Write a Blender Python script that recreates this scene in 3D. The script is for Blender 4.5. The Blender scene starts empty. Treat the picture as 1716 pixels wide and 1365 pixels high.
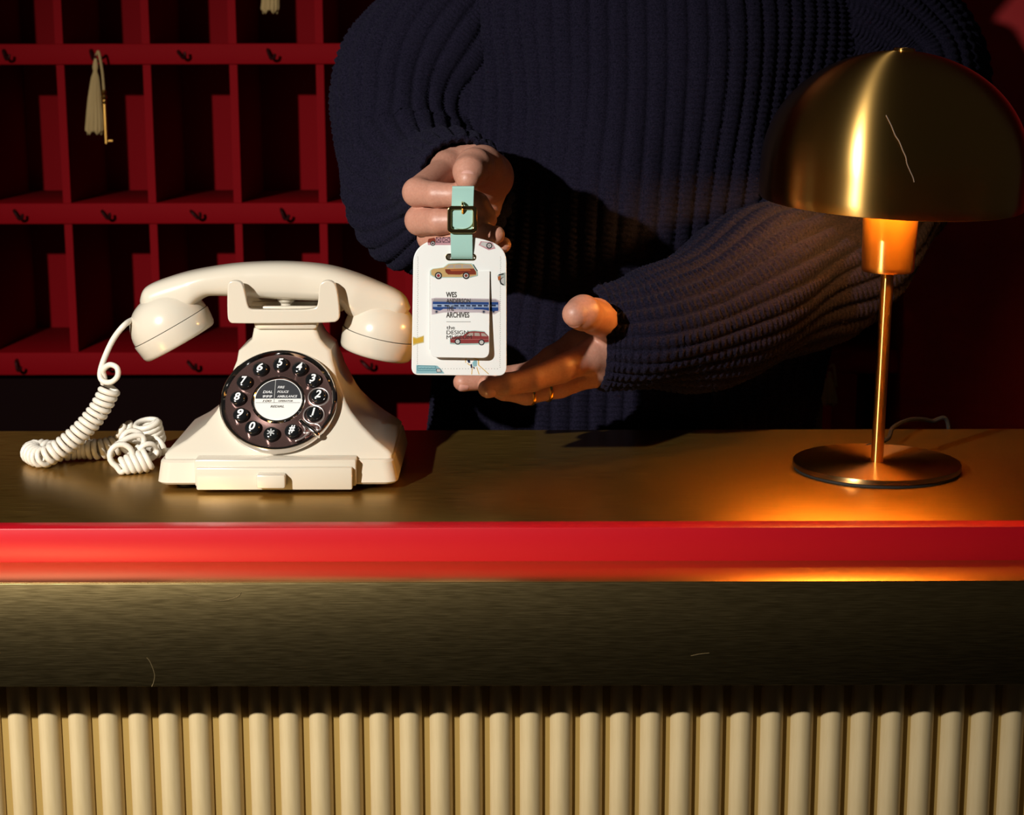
import bpy, bmesh, math, random
import numpy as np
from mathutils import Vector, Matrix
random.seed(7); rng = np.random.default_rng(7)
S = bpy.context.scene; COL = S.collection
PI = math.pi
# ------------------------------------------------------------------ camera
F = 3000.0; W, H = 1716, 1365
PITCH = math.radians(11.3); ROLL = 0.0022
CAM = np.array([0.0, -1.55, 1.385])
_fw = np.array([0, math.cos(PITCH), -math.sin(PITCH)]); _up = np.array([0, math.sin(PITCH), math.cos(PITCH)]); _rt = np.array([1.0, 0, 0])
RT = _rt*math.cos(ROLL) - _up*math.sin(ROLL); UP = _up*math.cos(ROLL) + _rt*math.sin(ROLL)
cd = bpy.data.cameras.new('camera'); cam = bpy.data.objects.new('camera', cd); COL.objects.link(cam)
cd.sensor_fit = 'HORIZONTAL'; cd.sensor_width = 36; cd.lens = F/W*36
m = Matrix.Identity(4)
for i in range(3):
    m[i][0] = RT[i]; m[i][1] = UP[i]; m[i][2] = -_fw[i]; m[i][3] = CAM[i]
cam.matrix_world = m; S.camera = cam
cd.dof.use_dof = True; cd.dof.focus_distance = 1.57; cd.dof.aperture_fstop = 13
def ray(px, py):
    return _fw + RT*((px-W/2)/F) - UP*((py-H/2)/F)
def P(px, py, Y):
    d = ray(px, py); return CAM + d*((Y-CAM[1])/d[1])
def PZ(px, py, z):
    d = ray(px, py); return CAM + d*((z-CAM[2])/d[2])
def PP(px, py, p0, n):
    d = ray(px, py); n = np.asarray(n, float); return CAM + d*(np.dot(np.asarray(p0)-CAM, n)/np.dot(d, n))
# ------------------------------------------------------------------ world, lights, exposure
wd = bpy.data.worlds.new('world'); S.world = wd; wd.use_nodes = True
wd.node_tree.nodes['Background'].inputs[0].default_value = (0.013, 0.011, 0.009, 1)
wd.node_tree.nodes['Background'].inputs[1].default_value = 1.0
def spot(name, loc, target, power, col, size, blend, radius):
    l = bpy.data.lights.new(name, 'SPOT'); l.energy = power; l.color = col
    l.spot_size = math.radians(size); l.spot_blend = blend; l.shadow_soft_size = radius
    o = bpy.data.objects.new(name, l); COL.objects.link(o); o.location = loc
    o.rotation_euler = (Vector(target)-Vector(loc)).to_track_quat('-Z', 'Y').to_euler(); return o
spot('key_spotlight', (-1.10, -1.50, 1.93), (-0.36, 0.28, 0.94), 232, (1.0, 0.955, 0.885), 64, 1.0, 0.020)
vs = S.view_settings; vs.view_transform = 'Standard'; vs.look = 'None'; vs.exposure = 0.0; vs.gamma = 1.0; vs.use_curve_mapping = False
# ------------------------------------------------------------------ materials
def mat(name, col, rough=0.5, metal=0.0, spec=0.5, **k):
    M = bpy.data.materials.new(name); M.use_nodes = True
    b = M.node_tree.nodes['Principled BSDF']
    b.inputs['Base Color'].default_value = (*col, 1); b.inputs['Roughness'].default_value = rough
    b.inputs['Metallic'].default_value = metal; b.inputs['Specular IOR Level'].default_value = spec
    for a, v in k.items(): b.inputs[a.replace('_', ' ')].default_value = v
    return M
def nd(M, t, **k):
    n = M.node_tree.nodes.new(t)
    for a, v in k.items(): setattr(n, a, v)
    return n
def lk(M, a, b): M.node_tree.links.new(a, b)
def bsdf(M): return M.node_tree.nodes['Principled BSDF']
def noise_bump(M, scale, strength, dist=0.001, coord='Object', sc=(1, 1, 1), detail=3, colvar=None, roughvar=None):
    tc = nd(M, 'ShaderNodeTexCoord'); mp = nd(M, 'ShaderNodeMapping'); mp.inputs['Scale'].default_value = sc
    nz = nd(M, 'ShaderNodeTexNoise'); nz.inputs['Scale'].default_value = scale; nz.inputs['Detail'].default_value = detail
    lk(M, tc.outputs[coord], mp.inputs[0]); lk(M, mp.outputs[0], nz.inputs['Vector'])
    if strength:
        bp = nd(M, 'ShaderNodeBump'); bp.inputs['Strength'].default_value = strength; bp.inputs['Distance'].default_value = dist
        lk(M, nz.outputs['Fac'], bp.inputs['Height']); lk(M, bp.outputs[0], bsdf(M).inputs['Normal'])
    if colvar:
        rp = nd(M, 'ShaderNodeValToRGB'); rp.color_ramp.elements[0].position = .3; rp.color_ramp.elements[1].position = .7
        rp.color_ramp.elements[0].color = (*colvar[0], 1); rp.color_ramp.elements[1].color = (*colvar[1], 1)
        lk(M, nz.outputs['Fac'], rp.inputs[0]); lk(M, rp.outputs[0], bsdf(M).inputs['Base Color'])
    if roughvar:
        mr = nd(M, 'ShaderNodeMapRange'); mr.inputs[1].default_value = .3; mr.inputs[2].default_value = .7
        mr.inputs[3].default_value = roughvar[0]; mr.inputs[4].default_value = roughvar[1]
        lk(M, nz.outputs['Fac'], mr.inputs[0]); lk(M, mr.outputs[0], bsdf(M).inputs['Roughness'])
    return M
def aniso(M, amt, axis=None, uv=False, rot=0.0):
    b = bsdf(M); b.inputs['Anisotropic'].default_value = amt; b.inputs['Anisotropic Rotation'].default_value = rot
    t = nd(M, 'ShaderNodeTangent')
    if uv: t.direction_type = 'UV_MAP'; t.uv_map = 'UVMap'
    else: t.direction_type = 'RADIAL'; t.axis = axis
    lk(M, t.outputs[0], b.inputs['Tangent'])
ivory = mat('ivory_plastic', (0.70, 0.635, 0.52), 0.22, Coat_Weight=0.4, Coat_Roughness=0.08)
ivory_cord = mat('ivory_cord_vinyl', (0.80, 0.75, 0.66), 0.32)
brass_top = mat('brushed_brass_sheet', (0.70, 0.48, 0.20), 0.30, 1.0)
noise_bump(brass_top, 60, 0.05, 0.0004, sc=(0.5, 14, 14), detail=4, colvar=((0.35, 0.20, 0.043), (0.45, 0.27, 0.068)), roughvar=(0.33, 0.42)); aniso(brass_top, 0.35, uv=True, rot=0.25)
brass_face = mat('brushed_brass_fascia', (0.58, 0.43, 0.21), 0.34, 1.0)
noise_bump(brass_face, 110, 0.02, 0.0003, sc=(0.5, 14, 14), detail=4, colvar=((0.34, 0.245, 0.10), (0.46, 0.34, 0.15)), roughvar=(0.30, 0.36))
brass_ledge = noise_bump(mat('satin_brass_ledge', (0.74, 0.44, 0.15), 0.32, 1.0), 60, 0.02, 0.0003, sc=(0.5, 14, 14))
lamp_brass = mat('spun_brass', (0.78, 0.47, 0.135), 0.31, 1.0)
noise_bump(lamp_brass, 40, 0.02, 0.0004, sc=(1, 1, 40)); aniso(lamp_brass, 0.96, 'Z', rot=0.25)
lamp_base_brass = mat('dusty_spun_brass', (0.50, 0.30, 0.12), 0.32, 1.0)
noise_bump(lamp_base_brass, 900, 0.05, 0.0003); aniso(lamp_base_brass, 0.8, 'Z', rot=0.25)
inner_brass = mat('lamp_inside_brass', (0.80, 0.56, 0.24), 0.45, 1.0)
red_lacquer = noise_bump(mat('red_lacquer', (0.50, 0.003, 0.012), 0.4), 200, 0.1, 0.0004)
red_paint = noise_bump(mat('red_cabinet_paint', (0.225, 0.0006, 0.004), 0.7, 0, 0.08), 90, 0.1, 0.0006)
dark_red = mat('dark_red_wall_paint', (0.40, 0.006, 0.008), 0.7)
beige = noise_bump(mat('cream_slat_paint', (0.66, 0.50, 0.27), 0.5), 30, 0.12, 0.0008, sc=(6, 6, 0.6), colvar=((0.62, 0.47, 0.24), (0.72, 0.56, 0.31)))
beige_shaded = mat('cream_paint_shaded', (0.40, 0.26, 0.07), 0.6)  # slat cream again, with the shade between slats put into the colour
black_rub = mat('black_rubber', (0.012, 0.012, 0.012), 0.6)
chrome = mat('chrome', (0.82, 0.79, 0.77), 0.12, 1.0)
chrome_soft = mat('satin_chrome', (0.88, 0.80, 0.77), 0.38, 1.0)
chrome_reflect_tint = noise_bump(mat('dial_chrome_reflect_tint', (0.34, 0.20, 0.18), 0.22, 0.85), 500, 0.06, 0.0003)  # dark brown reflection of the room put into the base colour
button_black = mat('black_button_plastic', (0.008, 0.009, 0.010), 0.15)
white_ink = mat('white_ink', (0.82, 0.84, 0.85), 0.5)
disc_white = mat('dial_card_white', (0.80, 0.81, 0.78), 0.35)
disc_dark = mat('dial_card_charcoal', (0.035, 0.037, 0.042), 0.4)
ink_dark = mat('dark_ink', (0.02, 0.013, 0.008), 0.5)
ink_grey = mat('grey_ink', (0.10, 0.09, 0.08), 0.5)
tag_white = noise_bump(mat('white_faux_leather', (0.80, 0.81, 0.79), 0.4), 900, 0.06, 0.0003)
mint = noise_bump(mat('mint_leather', (0.36, 0.60, 0.54), 0.42), 700, 0.05, 0.0003)
gold = mat('polished_gold_metal', (0.80, 0.58, 0.26), 0.14, 1.0)
ring_gold = mat('ring_gold', (0.95, 0.68, 0.22), 0.12, 1.0)
hook_mat = mat('dark_hook_metal', (0.10, 0.03, 0.03), 0.35, 0.9)
tassel_mat = noise_bump(mat('straw_tassel_thread', (0.42, 0.29, 0.12), 0.8), 300, 0.5, 0.001, sc=(6, 6, 0.5))
brass_key = mat('aged_key_brass', (0.60, 0.33, 0.08), 0.3, 1.0)
skin = mat('skin', (0.72, 0.40, 0.29), 0.45, Subsurface_Weight=0.12, Subsurface_Scale=0.004)
skin.node_tree.nodes['Principled BSDF'].inputs['Subsurface Radius'].default_value = (1.0, 0.35, 0.2)
noise_bump(skin, 420, 0.28, 0.0006, detail=6, colvar=((0.46, 0.215, 0.150), (0.52, 0.26, 0.185)))
nail_mat = mat('fingernail', (0.62, 0.33, 0.27), 0.22)
wool = mat('navy_wool', (0.006, 0.008, 0.018), 0.95, 0, 0.1, Sheen_Weight=0.06, Sheen_Roughness=0.5)
noise_bump(wool, 700, 0.55, 0.0015, detail=5, colvar=((0.0013, 0.0015, 0.0056), (0.0128, 0.0102, 0.0235)))
wool.node_tree.nodes['Principled BSDF'].inputs['Sheen Tint'].default_value = (0.25, 0.25, 0.4, 1)
fuzz_mat = mat('navy_wool_fuzz', (0.018, 0.018, 0.036), 0.9, 0, 0.1)
trouser = mat('dark_trouser_cloth', (0.012, 0.012, 0.014), 0.9)
hair_mat = mat('brown_hair', (0.04, 0.02, 0.01), 0.6)
floor_mat = noise_bump(mat('dark_floor', (0.03, 0.025, 0.022), 0.5), 8, 0.05)
# ------------------------------------------------------------------ helpers
ORG = {}
def tag(o, label=None, cat=None, group=None, kind=None):
    if label: o['label'] = label
    if cat: o['category'] = cat
    if group: o['group'] = group
    if kind: o['kind'] = kind
    return o
def thing(name, label, cat, loc, group=None):
    o = bpy.data.objects.new(name, None); COL.objects.link(o); o.location = loc; o.empty_display_size = 0.05
    ORG[o.name] = np.array(loc, float); return tag(o, label, cat, group)
def uvbox(vf): v = np.array(vf[0]); return v, vf[1], np.stack([v[:, 0], v[:, 1]+v[:, 2]], 1)
def mk(name, V, Fc, M, parent=None, angle=35, uv=None, origin=None):
    V = np.asarray(V, float)
    if parent is not None: org = ORG[parent.name]; loc = (0, 0, 0)
    else: org = np.asarray(origin if origin is not None else (0, 0, 0), float); loc = tuple(org)
    me = bpy.data.meshes.new(name)
    V = V - org
    if isinstance(Fc, np.ndarray) and Fc.ndim == 2:
        n, k = Fc.shape
        me.vertices.add(len(V)); me.vertices.foreach_set('co', V.ravel().astype(np.float32))
        me.loops.add(n*k); me.loops.foreach_set('vertex_index', Fc.ravel().astype(np.int32))
        me.polygons.add(n); me.polygons.foreach_set('loop_start', np.arange(0, n*k, k, dtype=np.int32)); me.polygons.foreach_set('loop_total', np.full(n, k, dtype=np.int32))
        me.update(calc_edges=True); me.validate()
    else:
        me.from_pydata(V.tolist(), [], [list(f) for f in Fc]); me.update()
    if uv is not None:
        ul = me.uv_layers.new(name='UVMap'); li = np.empty(len(me.loops), np.int32); me.loops.foreach_get('vertex_index', li)
        ul.data.foreach_set('uv', np.asarray(uv, np.float32)[li].ravel())
    if M is not None: me.materials.append(M)
    if angle:
        me.polygons.foreach_set('use_smooth', [True]*len(me.polygons))
        if angle < 180: me.set_sharp_from_angle(angle=math.radians(angle))
    o = bpy.data.objects.new(name, me); COL.objects.link(o); o.location = loc
    if parent is not None: o.parent = parent
    ORG[o.name] = org; return o
def link_mesh(name, me, loc, parent, rot=None):
    o = bpy.data.objects.new(name, me); COL.objects.link(o)
    o.parent = parent; o.location = tuple(np.asarray(loc)-ORG[parent.name])
    if rot: o.rotation_euler = rot
    ORG[o.name] = np.asarray(loc, float); return o
def bm_out(bm):
    bm.verts.index_update(); V = [tuple(v.co) for v in bm.verts]; Fc = [[v.index for v in f.verts] for f in bm.faces]; bm.free(); return V, Fc
def box(x0, x1, y0, y1, z0, z1, bev=0.0, seg=2):
    bm = bmesh.new(); bmesh.ops.create_cube(bm, size=1)
    for v in bm.verts: v.co = Vector(((x0+x1)/2+v.co.x*(x1-x0), (y0+y1)/2+v.co.y*(y1-y0), (z0+z1)/2+v.co.z*(z1-z0)))
    if bev: bmesh.ops.bevel(bm, geom=bm.edges[:], offset=bev, segments=seg, profile=0.5, affect='EDGES')
    return bm_out(bm)
def join(*vf):
    V = []; Fc = []
    for v, f in vf:
        o = len(V); V += [tuple(p) for p in v]; Fc += [[i+o for i in q] for q in f]
    return V, Fc
def catmull(pts, n):
    p = np.asarray(pts, float); p = np.vstack([2*p[0]-p[1], p, 2*p[-1]-p[-2]]); out = []
    for i in range(1, len(p)-2):
        t = np.linspace(0, 1, n, endpoint=False)[:, None]
        a, b, c, d = p[i-1], p[i], p[i+1], p[i+2]
        out.append(0.5*(2*b+(c-a)*t+(2*a-5*b+4*c-d)*t*t+(3*b-a-3*c+d)*t**3))
    return np.vstack(out+[p[-2][None]])
def resample(p, step):
    d = np.r_[0, np.cumsum(np.linalg.norm(np.diff(p[:, :3], axis=0), axis=1))]; n = max(2, int(d[-1]/step))
    s = np.linspace(0, d[-1], n+1); return np.stack([np.interp(s, d, p[:, k]) for k in range(p.shape[1])], 1), s
def frames(p, n0=None):
    t = np.gradient(p, axis=0); t /= np.linalg.norm(t, axis=1)[:, None]+1e-12
    n = np.array(n0 if n0 is not None else ([0, 0, 1] if abs(t[0][2]) < .9 else [1, 0, 0]), float)
    N = []
    for k in range(len(p)):
        n = n-t[k]*np.dot(n, t[k]); n /= np.linalg.norm(n)+1e-12; N.append(n.copy())
    N = np.array(N); return t, N, np.cross(t, N)
def gridfaces(nr, nc, wrap=True):
    i = np.arange(nr-1)[:, None]; c = nc if wrap else nc-1; j = np.arange(c)[None]
    a = i*nc+j; b = i*nc+(j+1) % nc
    return np.stack([a, b, b+nc, a+nc], -1).reshape(-1, 4)
def tube(path, r, n=12, caps=True, n0=None, flat=1.0):
    p = np.asarray(path, float); r = np.broadcast_to(np.asarray(r, float), (len(p),))
    t, N, B = frames(p, n0); a = np.linspace(0, 2*PI, n, endpoint=False)
    V = (p[:, None]+r[:, None, None]*(np.cos(a)[None, :, None]*N[:, None]+flat*np.sin(a)[None, :, None]*B[:, None])).reshape(-1, 3)
    Fc = [list(f) for f in gridfaces(len(p), n)]
    if caps: Fc += [list(range(n))[::-1], list(range((len(p)-1)*n, len(p)*n))]
    return V.tolist(), Fc
def lathe(prof, n=48, M=None, caps=(False, False)):
    a = np.linspace(0, 2*PI, n, endpoint=False); prof = np.asarray(prof, float)
    V = np.stack([prof[:, 0:1]*np.cos(a), prof[:, 0:1]*np.sin(a), np.repeat(prof[:, 1:2], n, 1)], -1).reshape(-1, 3)
    Fc = [list(f) for f in gridfaces(len(prof), n)]
    if caps[0]: Fc.append(list(range(n))[::-1])
    if caps[1]: Fc.append(list(range((len(prof)-1)*n, len(prof)*n)))
    if M is not None: V = (np.c_[V, np.ones(len(V))] @ np.asarray(M).T)[:, :3]
    return V.tolist(), Fc
def basis(o, x, y, z):
    m = np.eye(4); m[:3, 0] = x; m[:3, 1] = y; m[:3, 2] = z; m[:3, 3] = o; return m
def unit(v): v = np.asarray(v, float); return v/np.linalg.norm(v)
def curve2d(splines, extrude, bevel=0.0, res=2):
    cu = bpy.data.curves.new('tmp', 'CURVE'); cu.dimensions = '2D'; cu.fill_mode = 'BOTH'; cu.extrude = extrude; cu.bevel_depth = bevel; cu.bevel_resolution = res
    for s in splines:
        sp = cu.splines.new('POLY'); sp.points.add(len(s)-1); sp.use_cyclic_u = True
        for q, p in zip(sp.points, s): q.co = (p[0], p[1], 0, 1)
    o = bpy.data.objects.new('tmp', cu); me = bpy.data.meshes.new_from_object(o)
    V = np.array([v.co[:] for v in me.vertices]).reshape(-1, 3); Fc = [list(f.vertices) for f in me.polygons]
    bpy.data.objects.remove(o); bpy.data.curves.remove(cu); bpy.data.meshes.remove(me); return V, Fc
def fontmesh(s, offset=0.0, shear=0.0, res=4):
    cu = bpy.data.curves.new('tmp', 'FONT'); cu.body = s; cu.offset = offset; cu.shear = shear; cu.resolution_u = res; cu.size = 1
    o = bpy.data.objects.new('tmp', cu); me = bpy.data.meshes.new_from_object(o)
    V = np.array([v.co[:] for v in me.vertices]).reshape(-1, 3); Fc = [list(f.vertices) for f in me.polygons]
    bpy.data.objects.remove(o); bpy.data.curves.remove(cu); bpy.data.meshes.remove(me); return V, Fc
def fitbox(V, x0, y0, x1, y1):
    lo = V.min(0); hi = V.max(0); U = V.copy()
    U[:, 0] = x0+(V[:, 0]-lo[0])/(hi[0]-lo[0])*(x1-x0); U[:, 1] = y0+(V[:, 1]-lo[1])/(hi[1]-lo[1])*(y1-y0); return U
def rrect(x0, y0, x1, y1, r, n=6):
    r = r if isinstance(r, (list, tuple)) else [r]*4; out = []
    for (cx, cy, a0, q) in ((x1, y1, 0, 0), (x0, y1, 90, 1), (x0, y0, 180, 2), (x1, y0, 270, 3)):
        rr = r[q]; sx = -1 if cx == x1 else 1; sy = -1 if cy == y1 else 1
        for k in range(n+1):
            a = math.radians(a0+90*k/n); out.append((cx+sx*rr+rr*math.cos(a), cy+sy*rr+rr*math.sin(a)))
    return out
def circ(cx, cy, r, n=24, ry=None): return [(cx+r*math.cos(2*PI*k/n), cy+(ry or r)*math.sin(2*PI*k/n)) for k in range(n)]
# ------------------------------------------------------------------ setting
mkS = lambda name, vf, M: tag(mk(name, *vf, M), kind='structure')
f_ = mkS('floor', box(-3, 3, -3.2, 1.7, -0.05, 0), floor_mat)
w_ = mkS('wall_back', box(-3, 3, 1.62, 1.7, 0, 2.9), dark_red)
# ------------------------------------------------------------------ counter
CT = 1.0
YF = PZ(858, 874, CT)[1]; YB = PZ(858, 720, CT)[1]; YR = PZ(858, 885, CT)[1]
ZL = P(858, 941, YR)[2]; YA = PZ(858, 975, ZL)[1]; ZA = P(858, 1149, YA)[2]
X0, X1 = -1.15, 1.15
ctr = thing('reception_counter', 'brass topped reception counter with red edge strip and cream fluted slats', 'counter', (0, 0.05, 0))
vb = uvbox(box(X0, X1, YF, YB, ZL, CT, 0.0008)); mk('counter_top', vb[0], vb[1], brass_top, ctr, uv=vb[2])
o = mk('edge_strip', *box(X0-.002, X1+.002, YR, YF-.0002, ZL, CT+.0006, 0.0010), red_lacquer, ctr); o['label'] = 'glossy red edge strip'
vb = uvbox(box(X0-.01, X1+.01, YA, YB-.03, ZA, ZL-.0003, 0.0010)); mk('fascia', vb[0], vb[1], brass_face, ctr, uv=vb[2]); mk('ledge', *box(X0-.01, X1+.01, YA, YR+.002, ZL-.0006, ZL+.0004, .0002), brass_ledge, ctr)
YS = YA+0.058
def fine_mark(pts): mk('fine_mark', *tube(catmull([P(x/2.6, 840+y/2.6, YA-.0001) for x, y in pts], 4), .00028, 5), mat('bare_brass_scratch', (0.35, 0.26, 0.13), 0.4, 0.7), ctr)
fine_mark([(640, 680), (655, 700), (673, 750), (670, 785), (661, 806)]); fine_mark([(800, 402), (880, 420), (960, 431), (1010, 424), (1042, 410), (1050, 396)]); fine_mark([(3010, 672), (3050, 664), (3090, 660)])
mk('slat_backing', *box(X0+.02, X1-.02, YS+.008, YB-.06, 0.0, ZA-.001), beige_shaded, ctr)
xa = P(27.7, 1200, YS)[0]; xb = P(27.7+22*50.73, 1200, YS)[0]; PITCHX = (xb-xa)/22
a = np.linspace(0, PI, 13); prof = [(-.0098*math.cos(t), -.0115*math.sin(t)) for t in a]
V = [(x, y+.010, z) for z in (0.02-ZA, -0.0012) for x, y in prof]; n = len(prof)
Fc = [[i, i+1, n+i+1, n+i] for i in range(n-1)]+[[n-1, 0, n, 2*n-1], list(range(n))[::-1], list(range(n, 2*n))]
s0 = mk('slat', np.array(V)+np.array([0, YS, ZA]), Fc, beige, ctr, 40)
sm = s0.data; bpy.data.objects.remove(s0)
sm.transform(Matrix.Translation(-Vector((0, YS, ZA))+Vector(ORG[ctr.name])))
for k in range(-6, 43):
    x = xa+k*PITCHX
    if X0+.03 < x < X1-.03: link_mesh('slat', sm, (x, YS, ZA), ctr)
# ------------------------------------------------------------------ pigeonhole cabinet
YC = 1.30; DEP = 0.27
cab = thing('pigeonhole_cabinet', 'tall red painted key cabinet of pigeonholes behind the counter', 'cabinet', (0.2, 1.4, 0))
dx0 = P(105.5, 224, YC)[0]; dX = (P(538, 224, YC)[0]-dx0)/3
zr = [(P(300, t, YC)[2], P(300, b, YC)[2]) for t, b in ((-189, -154), (73, 108), (340, 375), (590, 628))]
kL, kR = -4, 10
XL, XR = dx0+kL*dX, P(1512, 500, YC)[0]
mk('back_panel', *box(XL, XR+.9, YC+DEP, YC+DEP+.02, 0.0, 2.05), red_paint, cab)
hk = []
for (zt, zb) in zr:
    mk('shelf', *box(XL, XR, YC+.0, YC+DEP, zb, zt, 0.002), red_paint, cab)
ztop = 2.0
mk('top_board', *box(XL, XR, YC, YC+DEP, ztop, ztop+.034, 0.002), red_paint, cab)
rows = [(zr[0][0], ztop), (zr[1][0], zr[0][1]), (zr[2][0], zr[1][1]), (zr[3][0], zr[2][1])]
for (zb, zt) in rows:
    for k in range(kL, kR):
        x = dx0+k*dX
        if x > XR-.04: continue
        mk('divider', *box(x-.0062, x+.0062, YC+.004, YC+DEP, zb, zt), red_paint, cab)
mk('end_panel', *box(XR, XR+.9, YC-.012, YC+DEP, 0, 2.034, 0.003), dark_red, cab)
mk('base_board', *box(XL, XR, YC, YC+DEP, 0.0, 0.55, 0.002), red_paint, cab)
xm = P(600, 680, YC+DEP)[0]; mk('bay_shade_block', *box(XL+.002, xm, YC+.03, YC+DEP-.002, .551, zr[3][1]-.001), mat('bay_shade_black', (0.006, 0.0008, 0.0008), 0.9, 0, 0.1), cab)['label'] = 'added dark block, painted shade of the lower bay'  # added near-black block, its colour stands for shade in the left bay
for xx in (P(1415, 660, YC)[0], XL+.01): mk('post', *box(xx-.02, xx+.02, YC+.002, YC+DEP, .55, zr[3][1]), red_paint, cab)
def hookmesh():
    p = catmull([(-.006, .001, .006), (-.005, -.008, .005), (-.001, -.013, -.002), (.003, -.017, -.007), (.008, -.020, -.005), (.009, -.021, .001)], 6)
    return tube(p, 0.0024, 8)
h0 = mk('hook', *hookmesh(), hook_mat); hm = h0.data; bpy.data.objects.remove(h0)
hooks = []
for r, (zt, zb) in enumerate(zr):
    for k in range(-4, 9):
        px = {1: 14+147*(k), 2: 31+148.5*k}.get(r, 20+147*k)
        x = P(px, 100 if r < 2 else 360, YC)[0]
        if XL+.05 < x < XR-.05:
            hooks.append(link_mesh('hook', hm, (x, YC, (zt+zb)/2), cab, (0, random.uniform(-.3, .3), random.uniform(-.25, .25))))
# ------------------------------------------------------------------ key tassels
def tassel(px, py, Y, label, lenpx=120, key=True, lean=-8):
    top = P(px, py, Y); s = (Y-CAM[1])/F/ math.cos(PITCH)*1.0
    t = thing('key_tassel', label, 'tassel', tuple(top-np.array([0, 0, lenpx*s])), 'tassels on the key hooks')
    L = lenpx*s
    prof = [(.0020, 0), (.0035, -.06), (.0045, -.12), (.0032, -.17), (.0060, -.26), (.0095, -.5), (.0125, -.8), (.0132, -.97), (.0105, -1.0)]
    nseg = 40; a = np.linspace(0, 2*PI, nseg, endpoint=False); pr = np.array(prof)
    zz = np.interp(np.linspace(0, 1, 30), np.linspace(0, 1, len(pr)), pr[:, 1]); rr = np.interp(zz[::-1], pr[::-1, 1], pr[::-1, 0])[::-1]
    V = []
    for i, (r, z) in enumerate(zip(rr, zz)):
        for j, q in enumerate(a):
            w = r*(1+.10*math.sin(q*13+z*3)) if z < -.2 else r
            V.append((top[0]+w*math.cos(q)+lean*s*(-z), top[1]+.6*w*math.sin(q), top[2]+z*L-(.004*math.sin(5*q) if i > 27 else 0)))
    Fc = [list(f) for f in gridfaces(30, nseg)]+[list(range(29*nseg, 30*nseg))]
    mk('skirt', V, Fc, tassel_mat, t)
    p = catmull([top+[0.001, .004, .006], top+[.006, -.002, .009], top+[.010, -.002, -.02], top+[.0115, -.003, -.45*L]], 8)
    mk('loop_cord', *tube(p, .0021, 8), tassel_mat, t)
    if key:
        b = top+np.array([.0115, -.003, -.45*L])
        k = mk('key', *join(tube([b+[0, 0, -.012], b+[0, 0, -.70*L]], .0030, 10), tube([b+[.003, 0, -.66*L], b+[.010, 0, -.66*L]], .002, 6)), brass_key, t)
        for dz, r in ((0, .0042), (-.008, .0052), (-.016, .004)):
            v, f = lathe([(0.0001, r), (r*.7, r*.7), (r, 0), (r*.7, -r*.7), (.0001, -r)], 12); mk('bead', np.array(v)+b+[0, 0, dz], f, brass_key, t)
    return t
tassel(160, 98, YC-.030, 'straw coloured key tassel with brass key on the upper left hook', 118)
tassel(457, -108, YC-.030, 'straw tassel cut off by the top of the picture', 118, False)
tassel(1390, 622, YC-.030, 'small straw tassel half hidden behind the dark sleeve beside the lamp', 55, False, 0)
# ------------------------------------------------------------------ telephone
PHX = P(466, 822, 0)[0]
ph = thing('telephone', 'cream vintage style push button telephone with handset on its cradle', 'telephone', (PHX, 0.08, CT))
# base block, drawer, knob
def lofted(rings, caps=True):
    n = len(rings[0]); V = [p for r in rings for p in r]; Fc = [list(f) for f in gridfaces(len(rings), n)]
    if caps: Fc += [list(range(n))[::-1], list(range((len(rings)-1)*n, len(rings)*n))]
    return V, Fc
zb0 = P(466, 812, 0.0)[2]+.0; zb1 = P(466, 771, 0.004)[2]
FOOT = CT
def ring(xl, xr, yf, yr, z, r, n=5): return [(x, y, z) for x, y in rrect(xl, yf, xr, yr, r, n)]
bxl, bxr = P(261.5, 811, 0)[0], P(666, 812, 0)[0]; txl, txr = P(266, 771, .004)[0], P(659, 769, .004)[0]
YREAR = 0.172
rings_ = [ring(bxl+.002, bxr-.002, .002, YREAR, zb0, .010), ring(bxl, bxr, 0, YREAR+.001, zb0+.002, .011), ring(txl, txr, .004, YREAR-.002, zb1-.002, .011), ring(txl+.002, txr-.002, .006, YREAR-.004, zb1, .010)]
mk('base', *lofted(rings_), ivory, ph, 30)
z0, z1 = P(466, 821, -.012)[2], P(466, 783, -.010)[2]
dl, dr = P(328, 800, -.012)[0], P(590, 800, -.012)[0]
drw = mk('drawer', *box(dl, dr, -.012, .02, max(z0, CT+.001), z1, .0015), ivory, ph)
mk('drawer_lip', *box(dl-.002, dr+.003, -.006, .02, z0+.002, z1+.006, .0015), ivory, ph)
mk('drawer_pull', *box(P(429, 800, -.02)[0], P(478, 800, -.02)[0], -.022, -.010, P(450, 818, -.02)[2], P(450, 795, -.02)[2], .002), ivory, drw)
for fx in (313, 616):
    for fy in (.022, .150):
        c = P(fx, 815, .022); v, f = lathe([(.0001, CT+.0001), (.0085, CT+.0001), (.009, CT+.002), (.0085, zb0+.003), (.0001, zb0+.003)], 20)
        mk('foot', np.array(v)+[c[0], fy, 0], f, black_rub, ph)
# body
AL = math.radians(41); FP0 = np.array([0, 0.010, zb1]); FN = np.array([0, -math.cos(AL), math.sin(AL)])
tab = [(769, 275, 657), (762, 275, 657), (755, 281.5, 651), (737, 312, 629), (712, 343, 605), (690, 361, 588), (675, 370, 580), (650, 379, 571), (632, 386, 564), (617, 391, 561), (605, 396, 557), (588, 399, 554), (579, 410, 545), (569, 421, 537), (556, 423.5, 532), (543, 426, 529)]
rr_ = []
for i, (y, xl, xr) in enumerate(tab):
    pl, pr_ = PP(xl, y, FP0, FN), PP(xr, y, FP0, FN)
    z = (pl[2]+pr_[2])/2; yf = pl[1]
    if i == 0: z = zb1-.001; yf = FP0[1]
    yr = np.interp(z, [zb1, zb1+.03, zb1+.12], [YREAR-.010, YREAR-.018, YREAR-.022])
    if y < 600: yf = min(yf, 0.098+(600-y)*.00006)
    rr_.append((pl[0], pr_[0], yf, yr, z))
fine = []
A = np.array(rr_)
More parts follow.
